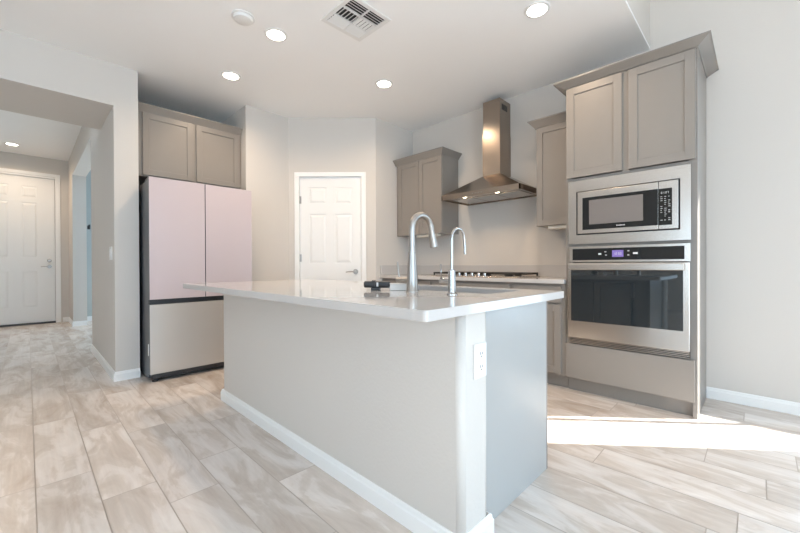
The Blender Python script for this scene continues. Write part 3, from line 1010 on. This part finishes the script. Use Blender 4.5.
MO = Matrix(((0, -1, 0, BK), (1, 0, 0, 1.168), (0, 0, 1, 0.683), (0, 0, 0, 1)))
t = thing('power_outlet', 'white duplex outlet on the island end below the countertop', 'outlet', (BK, 1.168, 0.683))
MB(MO).box((-0.041, -0.006, -0.064), (0.041, -0.0002, 0.064), 0.003).build('cover_plate', M_plastic, t)
for z in (-0.024, 0.024):
    mb = MB(MO)
    mb.lathe((0, 0, z), [(0.001, -0.009), (0.0165, -0.009), (0.0175, -0.006), (0.001, -0.006)], 'y', 24)
    so = mb.build('socket', M_plastic, t)
    mb = MB(MO)
    mb.box((-0.008, -0.0095, z - 0.001), (-0.0055, -0.0088, z + 0.009))
    mb.box((0.0055, -0.0095, z - 0.001), (0.008, -0.0088, z + 0.008))
    mb.lathe((0, 0, z - 0.008), [(0.001, -0.0095), (0.0028, -0.0095), (0.0028, -0.0088), (0.001, -0.0088)], 'y', 10)
    mb.build('slots', M_gap, so)
mb = MB(MO)
screw(mb, 0, -0.006, 0)
mb.build('screw', M_plastic, t)

MS = Matrix.Translation((-4.305, HALL, 1.155))
t = thing('light_switch', 'white double rocker switch plate on the hall wall corner', 'light switch', (-4.305, HALL, 1.155))
MB(MS).box((-0.062, -0.007, -0.062), (0.062, -0.0002, 0.062), 0.003).build('cover_plate', M_plastic, t)
for x in (-0.024, 0.024):
    MB(MS).box((x - 0.016, -0.011, -0.033), (x + 0.016, -0.006, 0.033), 0.002).build('rocker', M_plastic, t)

# hook on the blue wall
t = thing('coat_hook', 'small black wall hook on the pale blue wall', 'hook', (-9.05, 0.82, 1.76))
MB().box((-9.0498, 0.80, 1.73), (-9.035, 0.84, 1.80), 0.003).build('back_plate', M_iron, t)
MB().tube([(-9.037, 0.82, 1.765), (-8.99, 0.82, 1.765), (-8.95, 0.82, 1.775), (-8.94, 0.82, 1.81)], 0.014, 10).build('peg', M_iron, t)

# ------------------------------------------------------------------ ceiling fittings
lights = [((-2.697, 1.374, ZC), 'round recessed downlight nearest the ceiling vent, above the island'),
          ((-3.582, 1.368, ZC), 'round recessed downlight in front of the refrigerator cabinet'),
          ((-2.665, 2.499, ZC), 'round recessed downlight between pantry door and range hood'),
          ((-1.123, 2.541, ZC), 'round recessed downlight before the oven cabinet'),
          ((-8.557, -0.158, 3.0), 'round recessed downlight in the hall by the front door')]


def copy_thing(o, loc):
    r = o.copy()
    C.objects.link(r)
    r.location = loc
    for ch in list(o.children):
        c = ch.copy()
        C.objects.link(c)
        c.parent = r
    return r


proto = thing('ceiling_downlight', lights[0][1], 'ceiling light', (0, 0, 0), 'recessed downlights')
MB().lathe((0, 0, 0), [(0.067, 0.0), (0.088, 0.0), (0.086, -0.005), (0.068, -0.009), (0.067, 0.0)]).build('trim_ring', M_plastic, proto)
MB().lathe((0, 0, 0), [(0.001, -0.002), (0.0665, -0.002), (0.0665, -0.006), (0.001, -0.007)]).build('lens', M_lampdisc, proto)
for i, (loc, lab) in enumerate(lights):
    o = proto if i == 0 else copy_thing(proto, loc)
    o.location = loc
    o['label'] = lab
    e_ = 16 if i < 4 else 18
    lamp('downlight_lamp', 'AREA', (loc[0], loc[1], loc[2] - 0.012), e_ * LAMP, (1.0, 0.74, 0.50), shape='DISK', size=0.14, spread=math.radians(150))

t = thing('smoke_detector', 'round white ceiling disc left of the ceiling vent', 'smoke detector', (-2.677, 1.11, ZC))
MB().lathe((-2.677, 1.11, ZC), [(0.001, 0.0), (0.080, 0.0), (0.080, -0.008), (0.001, -0.008)]).build('base', M_plastic, t)
MB().lathe((-2.677, 1.11, ZC), [(0.001, -0.008), (0.068, -0.008), (0.062, -0.024), (0.050, -0.028), (0.001, -0.029)]).build('cover', M_plastic, t)

# four-way air vent
t = thing('ceiling_vent', 'square white louvred air vent in the kitchen ceiling', 'air vent', (-2.11, 1.695, ZC))
vx0, vx1, vy0, vy1 = -2.265, -1.965, 1.553, 1.853
mb = MB()
w_ = 0.035
for a, b in (((vx0 - w_, vy0 - w_), (vx0, vy1 + w_)), ((vx1, vy0 - w_), (vx1 + w_, vy1 + w_)), ((vx0, vy0 - w_), (vx1, vy0)), ((vx0, vy1), (vx1, vy1 + w_))):
    mb.box((a[0], a[1], ZC - 0.008), (b[0], b[1], ZC - 0.0002), 0.002, 1)
xs = [vx0, vx0 + 0.101, vx0 + 0.202, vx1]
ym = (vy0 + vy1) / 2
for x in xs[1:3]:
    mb.box((x - 0.004, vy0, ZC - 0.012), (x + 0.004, vy1, ZC - 0.001))
mb.box((vx0, ym - 0.005, ZC - 0.012), (vx1, ym + 0.005, ZC - 0.001))
mb.build('frame', M_plastic, t)
MB().box((vx0, vy0, ZC - 0.0015), (vx1, vy1, ZC - 0.0003)).build('duct_opening', M_gap, t)
mb = MB()


def slat(mb, c, along, tilt, ln, wd=0.018):
    ca, sa = math.cos(tilt), math.sin(tilt)
    th = 0.0012
    R3 = Matrix.Rotation(tilt, 4, 'Y') if along == 'y' else Matrix.Rotation(tilt, 4, 'X')
    M0 = mb.M
    mb.M = M0 @ Matrix.Translation(c) @ R3
    if along == 'y':
        mb.box((-wd / 2, -ln / 2, -th / 2), (wd / 2, ln / 2, th / 2))
    else:
        mb.box((-ln / 2, -wd / 2, -th / 2), (ln / 2, wd / 2, th / 2))
    mb.M = M0


for (ya, yb_, s_) in ((vy0, ym - 0.005, -1), (ym + 0.005, vy1, 1)):
    L_ = yb_ - ya
    for ci, (xa, xb) in enumerate(((xs[0], xs[1] - 0.004), (xs[1] + 0.004, xs[2] - 0.004), (xs[2] + 0.004, xs[3]))):
        if ci != 1:
            n = 4
            for k in range(n):
                xx = xa + (k + 0.5) * (xb - xa) / n
                tl = math.radians(32) * (-1 if ci == 2 else 1) * -1
                slat(mb, (xx, (ya + yb_) / 2, ZC - 0.0085), 'y', tl, L_ - 0.002)
        else:
            n = 5
            for k in range(n):
                yy = ya + (k + 0.5) * L_ / n
                slat(mb, ((xa + xb) / 2, yy, ZC - 0.0085), 'x', math.radians(32) * -s_, xb - xa - 0.002)
mb.build('louvres', M_plastic, t)
